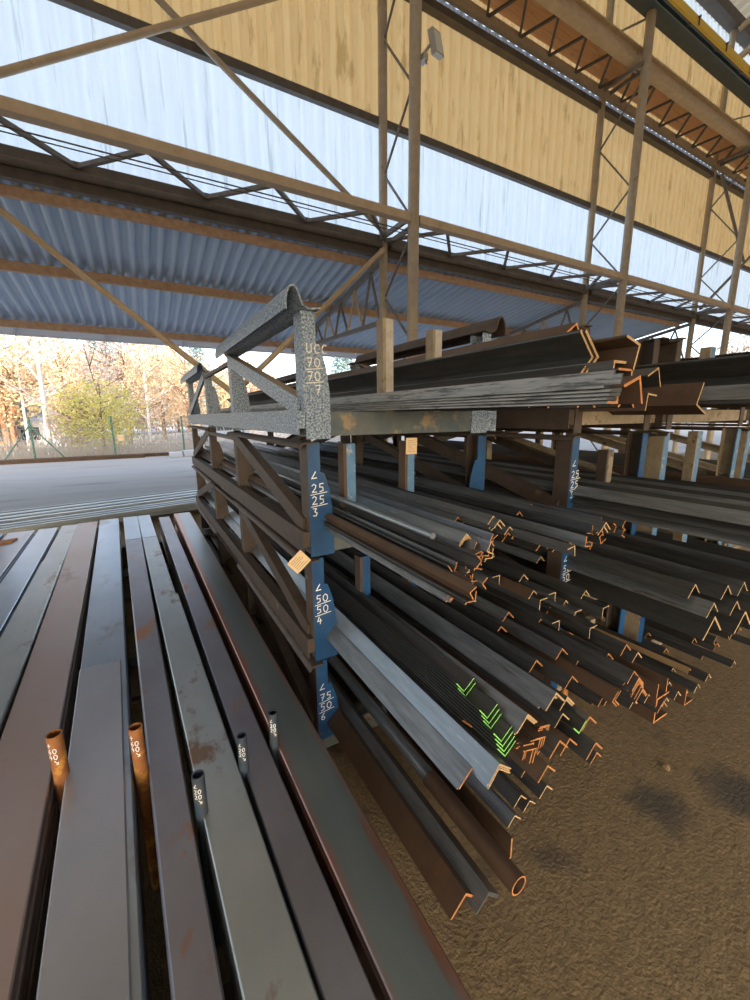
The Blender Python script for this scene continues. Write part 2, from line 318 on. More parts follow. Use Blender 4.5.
# walkway truss high on the wall ------------------------------------
t = thing('walkway_truss', (COLX[0], 7.35, 10.3), 'long lattice walkway with orange brown boards under the crane rail', 'walkway')
b = MB(); b.box(-9,36,7.28,7.42,10.36,10.72); b.box(-9,36,7.2,7.28,10.36,10.40); b.box(-9,36,7.2,7.28,10.68,10.72); b.build('inner_beam', chord, t)
b = MB(); b.box(-9,36,8.02,8.12,10.12,10.30); b.build('outer_beam', tube, t)
b = MB()
for i in range(9):
    y0 = 7.42+i*.085
    b.box(-9,36,y0,y0+.08,10.56,10.59)
b.build('boards', board, t)
for i in range(30):
    xs = 2.5+i*1.0
    for p, q in (((xs,8.04,10.22),(xs+.5,7.4,10.42)), ((xs+.5,7.4,10.42),(xs+1.0,8.04,10.22))):
        b = MB(); b.bar(p, q, .05, .05); b.build('lacing_bar', dkbeam, t)
# crane runway
t = thing('crane_runway', (COLX[0], 6.9, 11.3), 'dark blue crane runway beam with yellow rail along the inner tubes', 'crane beam')
b = MB(); b.box(-9,36,6.86,7.2,11.30,11.34); b.box(-9,36,6.98,7.03,11.34,11.50); b.box(-9,36,6.9,7.15,11.50,11.53); b.build('beam', craneB, t)
b = MB(); b.box(-9,36,6.56,6.62,11.18,11.36); b.build('power_rail', craneY, t)
for i in range(22):
    x = 4+i*1.5; b = MB(); b.box(x,x+.03,6.5,6.80,11.30,11.34); b.box(x,x+.03,6.52,6.545,11.15,11.34); b.build('hanger', dkbeam, t)
# roof truss end seen at the upper right
t = thing('roof_truss', (18.4, 7.9, 12.0), 'tan steel roof truss springing above the crane beam at right', 'roof truss')
b = MB(); b.bar((18.4,7.9,13.2),(18.4,-2,16.4),.14,.14); b.build('bottom_chord', chord, t)
b = MB(); b.bar((18.4,8.0,14.05),(18.4,-2,17.3),.12,.12); b.build('top_chord', chord, t)
for i in range(8):
    y = 7.6-i*1.2; s_=(7.9-y)*.18; b = MB(); b.bar((18.4,y,13.25+s_*1.8),(18.4,y-.6,14.1+s_*1.8),.06,.06); b.bar((18.4,y-.6,14.1+s_*1.8),(18.4,y-1.2,13.5+s_*1.8),.06,.06); b.build('web_bar', truss, t)

# canopy over the yard ----------------------------------------------
CZ = lambda y: 5.22-.176*(y-8.4)
t = thing('canopy_roof', (COLX[0], 8.4, 4.3), 'blue corrugated steel canopy roof sloping down over the yard', 'canopy')
mb = MB(); x0, x1 = -9, 18.4; n = int((x1-x0)/.24*8); vs = []
for i in range(n+1):
    x = x0+(x1-x0)*i/n; d = .04*max(-1,min(1,1.6*math.sin(2*math.pi*(x-x0)/.24)))
    vs += [(x,8.42,CZ(8.42)+.06+d),(x,14.3,CZ(14.3)+.06+d)]
mb.add(vs, [(2*i,2*i+1,2*i+3,2*i+2) for i in range(n)]); mb.build('corrugated_sheet', canopyM, t, smooth=True)
for yy, hh in ((8.62,.09),(10.94,.12),(14.0,.12)):
    b = MB(); b.box(x0,x1,yy-.05,yy+.05,CZ(yy)-.03-hh,CZ(yy)-.03+.055); b.build('purlin', orail, t)
b = MB(); b.box(x0,x1,14.5,14.62,CZ(14.3)-.20,CZ(14.3)-.02); b.box(x0,x1,14.38,14.5,CZ(14.3)-.20,CZ(14.3)-.18); b.build('gutter', gutM, t)
b = MB()
for i in range(14): b.box(x0+i*2+.5,x0+i*2+.54,14.36,14.64,CZ(14.3)-.22,CZ(14.3)+.05)
b.build('gutter_clip', gutM, t)
b = MB(); b.bar((18.46,8.4,CZ(8.4)+.05),(18.46,14.4,CZ(14.4)+.05),.10,.16); b.build('gable_trim', shedW, t)
for ci in (1,2,3):
    X = COLX[ci]
    t = thing('canopy_truss', (X, 8.3, 3.8), 'grey lattice bracket truss carrying the canopy, '+['beyond the left edge','at the nearest column','at the middle column','at the open right end'][ci], 'truss', 'bracket trusses of the canopy')
    b = MB(); b.bar((X,8.25,CZ(8.25)-.16),(X,14.2,CZ(14.2)-.16),.10,.10); b.build('top_chord', truss, t)
    b = MB(); b.bar((X,8.25,3.85),(X,13.6,4.0),.09,.09); b.build('bottom_chord', truss, t)
    ys = [8.3,9.1,9.9,10.7,11.5,12.3,13.1]
    for i,(ya,yb) in enumerate(zip(ys[:-1], ys[1:])):
        ym = (ya+yb)/2
        for p, q in (((X,ya,3.9),(X,ym,CZ(ym)-.2)), ((X,ym,CZ(ym)-.2),(X,yb,3.9))):
            b = MB(); b.bar(p, q, .045, .045); b.build('web_bar', chord if i%2 else truss, t)

# ================================================================== THE YARD
def leafy(name, x, y, h, cr, mat, lab, group=None, n=1500, trunk=.16, tm=None, z0=.3, ls=.16, shape='oval', cat='tree', bare=False):
    r = random.Random(int(x*31+y*17)); t = thing(name, (x,y,-.01), lab, cat, group)
    b = MB(); b.tube((x,y,-.01),(x+.1,y,h*.55),trunk,7,trunk*.6); tips = []
    b.tube((x+.1,y,h*.55),(x+.15,y,h*.95),trunk*.6,6,.03)
    for i in range(14 if not bare else 26):
        a = r.uniform(0,6.28); zz = h*r.uniform(.25,.85); L = cr*r.uniform(.5,.95)
        p = Vector((x+.05,y,zz)); q = p+Vector((math.cos(a)*L, math.sin(a)*L, L*r.uniform(.3,.9))); b.tube(p,q,trunk*.3,5,.02)
        for j in range(3 if not bare else 7):
            m_ = p.lerp(q, r.uniform(.4,1)); a2 = a+r.uniform(-1.2,1.2); l2 = L*.45
            q2 = m_+Vector((math.cos(a2)*l2, math.sin(a2)*l2, l2*r.uniform(.2,1.1))); b.tube(m_, q2, .03, 4, .01)
    b.build('trunk', tm or bark, t)
    if n:
        b = MB()
        for i in range(n):
            while True:
                u = Vector((r.uniform(-1,1), r.uniform(-1,1), r.uniform(-1,1)))
                if u.length <= 1: break
            zc = u.z*.5+.5
            k = 1.0 if shape=='oval' else (1.05-zc)*1.2
            cl = 1+.25*math.sin(u.x*7+x)*math.sin(u.y*6)*math.sin(u.z*9+y)
            p = Vector((x+u.x*cr*k*cl, y+u.y*cr*k*cl, h*(z0+(1-z0)*zc)))
            s1 = Vector((r.gauss(0,1), r.gauss(0,1), r.gauss(0,1))).normalized()*ls; s2 = s1.orthogonal().normalized()*ls*.7
            b.add([p-s1, p+s2, p+s1, p-s2], [(0,1,2,3)])
        b.build('foliage', mat, t)
    return t
def gp(px, Y): # world x on the ground at depth Y for an image column near the horizon
    return at(px, 440, 0)[0]/at(px, 440, 0)[1]*Y
leafy('birch_tree', gp(49,27), 27, 8.6, 1.9, leafO, 'white trunked birch behind the fence, tallest pale trunk at left', n=500, trunk=.15, tm=birchM, ls=.08, z0=.45)
leafy('birch_tree', gp(28,30), 30, 8.0, 1.7, leafO, 'slim pale birch left of the tall white birch', n=350, trunk=.08, tm=birchM, ls=.07, z0=.5, bare=True)
leafy('birch_tree', gp(150,29), 29, 6.2, 1.5, leafD, 'forked pale trunked young tree right of the yellow shrub', n=700, trunk=.10, tm=birchM, ls=.09, z0=.4)
leafy('yellow_shrub', gp(103,25), 25, 3.7, 2.1, leafY, 'round yellow green shrub behind the fence', n=3800, trunk=.07, z0=.05, ls=.065, cat='shrub')
leafy('brown_shrub', gp(76,26), 26, 3.2, 1.1, leafP, 'upright brown shrub at the left of the yellow shrub', n=1500, trunk=.06, z0=.08, ls=.08, cat='shrub')
leafy('conifer_tree', gp(116,46), 46, 13.2, 2.6, leafG, 'tall blue green conifer rising above the autumn trees', n=2400, shape='cone', z0=.12, ls=.14)
leafy('conifer_tree', gp(203,50), 50, 11.8, 2.4, leafG, 'distant blue green conifer just left of the rack', n=1800, shape='cone', z0=.12, ls=.14)
leafy('conifer_tree', gp(23,34), 34, 3.2, 1.4, leafG, 'small round dark evergreen near the white shed', n=1300, z0=.05, ls=.12)
leafy('conifer_tree', gp(345,60), 60, 15.5, 3.5, leafG, 'distant evergreen seen between the rack and first column', n=1500, shape='cone', z0=.12, ls=.3)
leafy('autumn_tree', gp(130,33), 33, 7.6, 2.6, leafP, 'pinkish brown leafed tree behind the yellow shrub', n=3000, z0=.2, ls=.085)
leafy('autumn_tree', gp(8,31), 31, 6.6, 2.4, leafD, 'yellow leafed tree at the left edge of the yard view', n=2000, z0=.2, ls=.11, bare=True)
leafy('autumn_tree', gp(70,40), 40, 8.2, 3.2, leafO, 'orange leafed tree behind the white birch', n=3000, z0=.15, ls=.11)
leafy('autumn_tree', gp(165,38), 38, 8.8, 2.4, leafD, 'pale yellow tree just left of the rack end', n=3200, z0=.12, ls=.10)
leafy('autumn_tree', gp(190,34), 34, 6.8, 2.2, leafO, 'low orange tree behind the end of the rack', n=2200, z0=.12, ls=.09)
for i in range(16):
    px = [-15,15,45,90,120,150,180,215,240,262,285,310,340,375,405,440][i]
    Y = 56+rnd.uniform(-5,8)
    leafy('autumn_tree', gp(px,Y), Y, 8.6+rnd.uniform(-2.2,2.2), 3.6, [leafO,leafD,leafP][i%3], 'pale autumn tree in the distant belt beyond the fence', 'autumn trees in the distant belt', n=2600, z0=.03, ls=.19)
for i in range(12):
    px = [500,535,570,605,640,668,690,708,722,736,750,765][i]; Y = [46,42,40,36,32,30,27,25,23,22,21,20][i]
    leafy('bare_tree', gp(px,Y), Y, 11+rnd.uniform(-2,3), 3.4, leafP, 'bare branched tree seen past the open right end of the canopy', 'bare trees past the canopy', n=260, trunk=.14, z0=.2, ls=.12, bare=True)
# dry undergrowth along the fence
b = MB(); r = random.Random(3)
for i in range(9000):
    x = r.uniform(-8,16); y = 23.4+r.uniform(-.3,2.2); z = abs(r.gauss(0,.45)); s1 = Vector((r.gauss(0,.3),r.gauss(0,.3),1)).normalized()*.12; s2 = s1.orthogonal().normalized()*.025
    p = Vector((x,y,z)); b.add([p-s1,p+s2,p+s1,p-s2],[(0,1,2,3)])
tag(b.build('undergrowth', brushM, origin=(-8,23,0)), 'dry brown undergrowth and twigs along the foot of the fence', 'undergrowth', kind='stuff')
# fence
t = thing('wire_fence', (-9,23.0,-.01), 'green steel wire fence along the far side of the yard', 'fence')
for i, x in enumerate([-7.0,-4.0,-1.0,2.0,5.0,8.0,11.0,14.0]):
    b = MB(); b.tube((x,23,-.01),(x,23,1.9),.04,8); b.build('post', fenceG, t)
for s_ in (-1,1):
    b = MB(); b.tube((-4.0,23,1.55),(-4.0+s_*1.1,23,0),.03,8); b.build('brace', fenceG, t)
b = MB()
for k in range(5): b.tube((-9,22.96,.1+k*.42),(15,22.96,.1+k*.42),.008,4)
for i in range(240):
    x = -9+i*.1; b.bar((x,22.96,.08),(x+.9,22.96,1.75),.004,.004); b.bar((x+.9,22.96,.08),(x,22.96,1.75),.004,.004)
b.build('wire_mesh', galvW, t)
b = MB(); x = gp(121,22.9); b.box(x-.14,x+.14,22.86,22.90,.75,1.05); o = b.build('sign', paper, t); tag(o, 'small pale yellow sign plate')
# sheds and a car behind the fence
def shed(name, px, Y, w, d, h, m, rm, lab):
    x = gp(px,Y); t = thing(name, (x,Y,-.01), lab, 'shed')
    b = MB(); b.box(x-w/2,x+w/2,Y,Y+d,-.01,h); wl = b.build('walls', m, t)
    b = MB(); b.add([(x-w/2-.2,Y-.2,h),(x+w/2+.2,Y-.2,h),(x+w/2+.2,Y+d/2,h+.55),(x-w/2-.2,Y+d/2,h+.55),(x-w/2-.2,Y+d+.2,h),(x+w/2+.2,Y+d+.2,h)],[(0,1,2,3),(3,2,5,4),(0,3,4),(1,5,2),(0,4,5,1)]); b.build('roof', rm, t)
    b = MB(); b.box(x-w*.1,x+w*.15,Y-.03,Y+.02,.5,h*.75); b.build('window', glassD, wl)
shed('garden_shed', 30, 33, 3.6, 3, 1.7, shedW, shedR, 'low white shed with pale roof behind the fence at left')
shed('garden_shed', 56, 34, 1.1, 1.5, 1.75, shedO, shedR, 'narrow orange brick shed just right of the birch')
shed('garden_shed', -2, 32, 1.6, 2, 2.1, shedO, shedO, 'brown red shed at the left edge of the picture')
x = gp(222,30); t = thing('parked_car', (x,30,-.01), 'pale blue parked car behind the fence near the rack', 'car')
b = MB(); pr = [(-1.9,.3),(-1.95,.75),(-1.2,.85),(-.75,1.35),(.7,1.38),(1.25,.92),(1.9,.8),(1.95,.3)]
b.prism([(x+a,c) for a,c in pr],30,31.7); b.build('body', carB, t)
b = MB(); b.prism([(x+a,c) for a,c in [(-1.08,.88),(-.7,1.28),(.65,1.3),(1.1,.9)]],29.985,30.0); b.build('side_window', glassD, t)
for sx in (-1.2,1.2):
    b = MB(); b.tube((x+sx,29.98,.3),(x+sx,30.2,.3),.31,16); b.build('wheel', glassD, t)
# long sections lying on the asphalt by the fence
for i,(x0,x1,y,m,lab) in enumerate([(-6.6,.2,21.9,brown,'long rusty beam lying on the asphalt, front one by the fence'),(-5.2,3.0,22.3,brown,'long rusty beam lying behind another at the fence foot')]):
    b = MB(); b.box(x0,x1,y,y+.14,-.01,.012); b.box(x0,x1,y+.06,y+.075,.012,.13); b.box(x0,x1,y,y+.14,.13,.15); tag(b.build('steel_beam', m, origin=(x0,y,0)), lab, 'steel beam', 'beams by the fence')
for i in range(3):
    b = MB(); x0 = 1.2+i*.62; b.box(x0,x0+.55,21.2+.1*i,21.7+.1*i,-.01,.22+.05*(i==1)); b.box(x0+.05,x0+.5,21.17+.1*i,21.2+.1*i,.05,.17); tag(b.build('concrete_block', gutM, origin=(x0,21.2,0)), ['left','middle and taller','right'][i]+' grey concrete block on the asphalt by the fence', 'block', 'grey blocks by the fence')

# galvanised tubes stacked across the opening
Rz = Matrix.Rotation(.215,4,'Z')
galv_shade = M('galvanised_tube_shaded', (.30,.36,.38), .4, .5, c2=(.22,.27,.29), s=5, stretch=(.5,4,4))  # darker copy of galv, painted shade to set the tubes apart
def lay_long(i, off, z, wdt, hgt, lab, grp, mat=None, x0=-.25, x1=3.4):
    mat = galv_shade if i % 2 else galv; base = Vector((-1.95,7.72,0)); b = MB()
    b.box(x0,x1,off,off+wdt,z,z+hgt,0)
    for q in range(len(b.v)): b.v[q] = tuple(base + (Rz @ Vector(b.v[q])))
    t0 = .004
    o = b.build('square_tube', mat, origin=tuple(base + Rz @ Vector((x0,off,z)))); tag(o, lab, 'steel tube', grp)
for i in range(5): lay_long(i, 0+i*.088, .18+.01*(i%2), .07, .07, 'pale galvanised square tube in the near row across the yard opening', 'near row of galvanised tubes')
for i in range(4): lay_long(i, 0+i*.075, .105, .07, .07, 'pale galvanised square tube in the lower layer of the near row', 'lower layer of galvanised tubes')
for i in range(6): lay_long(i, .62+i*.15, .16+.012*(i%2), .10, .10, 'pale galvanised square tube in the rear row across the yard opening', 'rear row of galvanised tubes')
for k, u in enumerate((.3, 1.7, 3.0)):
    b = MB(); b.box(u-.06,u+.06,-.05,1.5,0,.10)
    for q in range(len(b.v)): b.v[q] = tuple(Vector((-1.95,7.72,0)) + (Rz @ Vector(b.v[q])))
    tag(b.build('timber_bearer', wood, origin=(-1.95+u,7.72,0)), 'timber bearer under the galvanised tubes, '+['left','middle','right'][k]+' one', 'bearer', 'bearers under the galvanised tubes')

# ================================================================== FLAT BARS AT THE LEFT
ZP = .55
FL = [ # near y, near xl,xr, far y, far xl,xr, material, name
 ('rightmost', .45, .362,.520, 6.08, .312,.516, fl_d, 'wide dark slate flat bar'),
 ('second',    .45, .232,.335, 5.95, .125,.250, fl_r, 'brown scaled flat bar with orange rust'),
 ('third',     .45, .078,.212, 5.0,  -.075,.065, fl_g, 'grey green flat bar with rust stains'),
 ('fourth',    .45, -.058,.040, 5.0, -.235,-.085, fl_r, 'dusky violet flat bar with a rust patch'),
 ('fifth',     .45, -.318,-.112, 6.2, -.540,-.335, fl_b, 'pale blue grey flat bar'),
 ('sixth',     .45, -.575,-.375, 6.15, -.770,-.560, fl_o, 'broad warm brown flat bar'),
 ('seventh',   .45, -.775,-.600, 6.1, -.925,-.765, fl_g, 'grey green flat bar'),
 ('eighth',    .45, -.980,-.800, 6.05, -1.140,-.955, fl_b, 'light blue grey flat bar'),
 ('ninth',     .45, -1.24,-1.02, 6.05, -1.42,-1.175, fl_l, 'grey flat bar'),
 ('tenth',     .45, -1.50,-1.28, 6.05, -1.70,-1.46, fl_b, 'blue grey flat bar')]
def flat(y0, a0, a1, y1, c0, c1, zt, th, mat, lab, grp, dx=0):
    b = MB(); vs = []
    e = .004
    for (y, l, r_) in ((y0,a0,a1),(y1,c0,c1)):
        vs += [(l+dx,y,zt-th),(r_+dx,y,zt-th),(r_+dx,y,zt-e),(r_+dx-e,y,zt),(l+dx+e,y,zt),(l+dx,y,zt-e)]
    b.add(vs, [(i,(i+1)%6,(i+1)%6+6,i+6)[::-1] for i in range(6)]+[(0,1,2,3,4,5),(11,10,9,8,7,6)])
    return tag(b.build('flat_bar', mat, origin=(a0,y0,zt-th)), lab, 'flat bar', grp)
def lerp(a,b_,t): return a+(b_-a)*t
NL = 10; TH = .028
for nm, y0,a0,a1,y1,c0,c1,m,desc in FL:
    for k in range(NL):
        dx = 0 if k == 0 else rnd.uniform(-.004,.004)
        if k == 0: lab = desc + ', top of the ' + nm + ' pile from the rack'
        else: lab = 'lower flat bar under the top one in the ' + nm + ' pile counted from the rack'
        flat(y0,a0,a1,y1-(0 if k==0 else rnd.uniform(-.05,.08)),c0,c1,ZP-k*TH,TH-.0012,m,lab,'flat bars in the '+nm+' pile' if k else 'top flat bars of the piles',dx)
def upper(i, y0, y1, dl, dr, th, m, lab, lift=0.):
    nm, ya,a0,a1,yb,c0,c1,_,_ = FL[i]; f0=(y0-ya)/(yb-ya); f1=(y1-ya)/(yb-ya)
    return flat(y0, lerp(a0,c0,f0)+dl, lerp(a1,c1,f0)+dr, y1, lerp(a0,c0,f1)+dl, lerp(a1,c1,f1)+dr, ZP+th+.001+lift, th, m, lab, 'short flat bars lying on the piles')
# extra lengths lying on top, ending part way
flat(3.25, -.12+.105,.125, 6.22, -.135,-.01, ZP+.003, .02, fl_b, 'light blue flat bar, far end piece of the third pile', 'far end flat bars') if False else None
upper(4, .45, 2.42, .0, -.022, .012, fl_l, 'smooth lilac sheet strip lying on the near half of the fifth pile')
upper(2, .45, 3.2, .0, .012, .008, fl_g, 'grey green flat bar with brown stain, near length on the third pile')
upper(3, .45, 3.2, .004, .0, .008, fl_r, 'violet brown flat bar with rust patch, near length on the fourth pile')
upper(6, .45, 4.6, .0, .0, .010, fl_g, 'grey green flat bar, near length on the seventh pile')
upper(2, 4.99, 6.2, -.01, -.012, .002, fl_b, 'pale blue far length of the third pile') if False else None
for i, nm in ((2,'third'),(3,'fourth')):
    _, ya,a0,a1,yb,c0,c1,_,_ = FL[i]; f0=(5.02-ya)/(yb-ya); f1=(6.2-ya)/(yb-ya)
    for k in range(6):
        flat(5.02, lerp(a0,c0,f0), lerp(a1,c1,f0), 6.2, lerp(a0,c0,f1), lerp(a1,c1,f1), ZP-k*TH, TH-.0012, fl_b, 'pale blue far end length of flat bar in the %s pile' % nm, 'far end lengths in the %s pile' % nm)
# rusty scrap strip on the far left pile
b = MB(); x, y = at(0,545,ZP+.01); x2, y2 = at(13,541,ZP+.01)
b.add([(x-.15,y-.03,ZP+.001),(x2,y2-.03,ZP+.001),(x2+.02,y2+.10,ZP+.001),(x-.15,y+.12,ZP+.001),(x-.15,y-.03,ZP+.02),(x2,y2-.03,ZP+.015),(x2+.02,y2+.10,ZP+.018),(x-.15,y+.12,ZP+.02)],[(0,3,2,1),(4,5,6,7),(0,1,5,4),(1,2,6,5),(2,3,7,6),(3,0,4,7)])
tag(b.build('scrap_plate', stakeR, origin=(x,y,ZP)), 'small orange rusty scrap plate lying on the leftmost flat bar', 'scrap plate')
for k, yy in enumerate((.9, 2.9, 4.7, 5.8)):
    b = MB(); zb = ZP-NL*TH-.002
    b.box(-1.75,.52,yy-.06,yy+.06,0,.02); b.box(-1.75,.52,yy-.012,yy+.012,.02,zb-.02); b.box(-1.75,.52,yy-.06,yy+.06,zb-.02,zb)
    tag(b.build('bearer_beam', frame, origin=(-1.7,yy,0)), 'rusty steel bearer beam under the flat bars, '+['nearest','second','third','farthest'][k], 'bearer', 'bearers under the flat bars')
# stake tubes between the piles with chalk marks
for k,(x,y,zt,m,lab,rr) in enumerate([(-.378,1.68,.735,stakeR,'orange rusty stake tube with chalk marks, leftmost',.025),(-.124,1.57,.735,stakeR,'orange rusty stake tube with chalk marks beside the lilac strip',.023),
        (.050,1.26,.71,stakeB,'short dark blue stake tube, nearest to the viewer',.020),(.212,1.37,.70,stakeB,'short dark blue stake tube between third and second piles',.018),(.345,1.43,.70,stakeB,'short dark blue stake tube beside the rightmost pile',.018)]):
    t = thing('stake_tube', (x,y,0), lab, 'stake', 'stake tubes between the flat bars')
    b = MB(); b.tube((x,y,0),(x,y,zt),rr,20,hollow=.004,capm=0); tb = smooth_by_angle(b.build('tube', m, t))
    def place(u, v, x=x, y=y, rr=rr): a = u/rr - .45; return (x+(rr+.0008)*math.sin(a), y-(rr+.0008)*math.cos(a), v)
    rows = ['+','60','40',' >'] if k < 2 else ['<','20','20',' >']
    s_ = 1. if k < 2 else .8
    b = strokes(rows, -.012*s_, zt-.02, .013*s_, .019*s_, .005, .0028*s_, place); b.build('chalk_mark', chalk, tb)

# ================================================================== RACKS
PITCH_Z = .58
def rack_unit(x0, x1, y0, z0, lab, grp, post_m, side_m, arm_m, ys=(0,1.6,2.95,4.55), top=False, text=None, stakes=(), mids=(), ph=PITCH_Z, endcap=None, bh=.128, flare=.125):
    t = thing('stacking_rack', (x0,y0,z0), lab, 'rack', grp)
    zt = z0+ph-.012
    YS = [y0+q for q in ys]
    for i, y in enumerate(YS):
        b = MB(); b.box(x0+.0,x1+.07,y,y+.10,z0+.128-bh+.012,z0+.128); b.box(x0,x1+.07,y-.004,y+.104,z0+.078,z0+.083)
        o = b.build('cross_beam', arm_m if i == 0 else side_m, t)
        if i == 0 and endcap:
            b = MB(); b.box(x1+.07,x1+.08,y-.004,y+.104,z0+.005,z0+.135); b.box(x1-.02,x1+.07,y-.004,y-.001,z0+.012,z0+.128); b.build('sunlit_end_cap', endcap, t)  # cap and thin pale sheet paint the sun patch on the arm end
    for sx, xx in ((1,x0),(-1,x1)):
        for i, y in enumerate(YS):
            pm = post_m if i == 0 else side_m
            # flared front plate, widening downwards
            b = MB(); w0, w1 = min(.062,flare), flare
            prof = [(xx,z0+(.085 if z0==0 else 0)),(xx+sx*w1,z0+(.085 if z0==0 else 0)),(xx+sx*w1,z0+.20),(xx+sx*(w1-(w1-w0)*.25),z0+.33),(xx+sx*(w0+(w1-w0)*.3),z0+.42),(xx+sx*w0,z0+.425),(xx+sx*w0,zt),(xx,zt)]
            b.prism(prof, y-.008, y); fr = b.build('post_front', pm, t)
            if i == 0 and sx > 0: first_front = fr
            b = MB(); b.box(min(xx,xx+sx*.006)-(.004 if sx>0 else -.004),max(xx,xx+sx*.006)-(.004 if sx>0 else -.004),y-.006,y+.095,z0+.128,zt); b.box(min(xx,xx+sx*w0),max(xx,xx+sx*w0),y+.088,y+.096,z0+.128,zt); b.build('post', side_m, t)
    for xx, sx in ((x0,1),(x1,-1)):
        b = MB(); b.box(xx-.03,xx+.03,YS[0]+.004,YS[-1]+.09,z0+.052,z0+.13); b.box(xx-.034*sx-.004,xx-.034*sx+.004,YS[0]+.004,YS[-1]+.09,z0+.022,z0+.136); b.build('side_rail', side_m if not top else sunlit_speck, t)
        for a_, b_ in ((0,1),(3,2)):
            ya, yb = YS[a_]+.05, YS[b_]+.03
            b = MB(); b.bar((xx-.012*sx,ya,z0+.15),(xx-.012*sx,yb,zt-.03),.012,.085,0,(0,0,1)); b.bar((xx+.015*sx,ya,z0+.19),(xx+.015*sx,yb,zt+.01),.05,.010,1,(0,0,1)); b.build('diagonal', [sunlit_speck if top else side_m, tan if top else side_m], t)
            # saddle
            lo, hi = min(YS[a_],YS[b_])-.04, max(YS[a_],YS[b_])+.14
            if top: P = [(.075,.014),(.02,.006),(-.004,.020),(-.014,.050),(-.026,.080),(-.044,.094),(-.062,.088),(-.078,.062),(-.086,.025),(-.086,-.008)]
            else:   P = [(.03,.004),(-.02,.004),(-.036,.001),(-.046,-.010),(-.052,-.020)]
            P = [(xx+sx*p, zt+q) for p,q in P]; th = .008
            b = MB()
            n = len(P)
            vs = []
            for yy in (lo,hi):
                for i_,(p,q) in enumerate(P):
                    a2 = P[max(i_-1,0)]; b2 = P[min(i_+1,n-1)]; d = Vector((b2[0]-a2[0], b2[1]-a2[1])).normalized()
                    vs += [(p,yy,q),(p-d.y*th*sx,yy,q+d.x*th*sx)]
            m_ = 2*n; fs = []
            for i_ in range(n-1):
                a0=2*i_; fs += [(a0,a0+2,a0+2+m_,a0+m_),(a0+1,a0+1+m_,a0+3+m_,a0+3),(a0,a0+1,a0+3,a0+2),(a0+m_,a0+2+m_,a0+3+m_,a0+1+m_)]
            fs += [(0,m_,m_+1,1),(m_-2,m_-1,2*m_-1,2*m_-2)]
            b.add(vs, fs); o = b.build('saddle', sunlit_speck if (top and sx>0) else frame, t); smooth_by_angle(o, 50)
        b = MB(); b.bar((xx,YS[1]+.05,zt-.05),(xx,YS[2]+.05,zt-.05),.03,.03); b.build('tie_bar', frame, t)
    for (sxp, szt, sw, mt, ms) in stakes:
        b = MB(); b.box(x0+sxp,x0+sxp+sw,y0+.012,y0+.06,z0+.128,z0+szt,0); b.box(x0+sxp-.018,x0+sxp,y0+.012,y0+.075,z0+.128,z0+szt,1); b.build('divider_stake', [mt, ms], t)
    if text:
        def place(u, v, x0=x0, y0=y0): return (x0+u, y0-.0098, v)
        b = strokes(text, .012, z0+ph*.74, .032, .040, .020, .005, place)
        n = len(text)
        for k in range(n-3, n-1):
            zz = z0+ph*.74-(k+1)*.060+.010; rule_line(b, .006, .094, zz-.003, zz+.006, .004, place)
        b.build('chalk_number', chalk, first_front)
    return t
X1, X1R, Y1 = .69, 1.845, 1.85
tiers = [('bottom',0.0,['<','75','50','6']),('second',.575,['<','50','50','4']),('third',1.155,['<','25','25','3']),('top',1.74,['UCC','70','70',' 7'])]
stk = {0:((.45,.50,.045,blue,frame),(.80,.50,.045,blue,frame)), 1:((.30,.52,.045,blue,frame),(.62,.52,.045,blue,frame),(.92,.52,.045,blue,frame)),
       2:((.215,.555,.05,blueL,brown),(.59,.555,.045,blueL,brown)), 3:((.45,.585,.045,paleT,frameLit),(.765,.560,.045,paleT,frameLit))}
for k,(nm,z0,tx) in enumerate(tiers):
    u = rack_unit(X1, X1R, Y1, z0, 'blue and brown stacking rack nearest the viewer, %s unit of its stack' % nm, 'rack units of the nearest stack',
        sunlit_speck if k == 3 else blue, frame if k < 3 else sunlit_speck, armM, top=(k==3), text=tx, stakes=stk[k], ph=.58, endcap=sunlit_speck if k==3 else None)
for (nm, xa, xb, ya, pm, sm, am, sts, word) in [
      ('second', 2.14, 2.93, 1.47, blue, frame, frameLit, ((.40,.47,.05,frameLit,frame),), 'middle stack'),
      ('third',  3.04, 4.22, 1.42, blueL, frameLit, frameLit, ((.52,.56,.06,blueL,frameLit),), 'third stack from the left'),
      ('fourth', 4.45, 5.65, 1.45, blueL, frameLit, frameLit, ((.5,.5,.06,blueL,frameLit),), 'stack at the right')]:
    for k,(tn,z0,tx) in enumerate(tiers):
        rack_unit(xa, xb, ya, z0, 'stacking rack of the %s, %s unit' % (word, tn), 'rack units of the '+word, (frame if k==3 else pm) if k!=0 else blue, frame if k==3 else sm, am if k != 1 else (frameY if nm=='third' else am), stakes=sts, text=(tx if nm=='second' else None), ph=.58, bh=.095, flare=.066)
def paper_tag(px, py, Y, w, h, rot, lab):
    # kraft label hanging on the rack at depth Y
    d = _f*FPX + _r*(px-375) + _u*(500-py); tt = Y/d.y; c = Vector((d.x*tt, Y, H+d.z*tt))
    R = Matrix.Translation(c) @ Matrix.Rotation(rot,4,'Y')
    t = thing('paper_tag', tuple(c), lab, 'paper tag', 'paper tags on the racks')
    b = MB(); b.box(-w/2,w/2,-.001,.001,-h/2,h/2,0,R); cd = b.build('card', paper, t)
    b = MB()
    for k in range(6):
        zz = h/2-.014-k*h/7.5; b.box(-w*.36,w*(.1+.25*((k*37)%3)/2),-.0018,-.0012,zz-.0012,zz+.0012,0,R)
    b.build('writing', ink, cd)
    return t
paper_tag(299, 562, 1.80, .092, .080, -.70, 'tilted square kraft paper tag hanging on the nearest blue post')
paper_tag(411.5, 446, 1.84, .072, .088, .02, 'upright kraft paper tag hanging from the arm of the nearest rack')

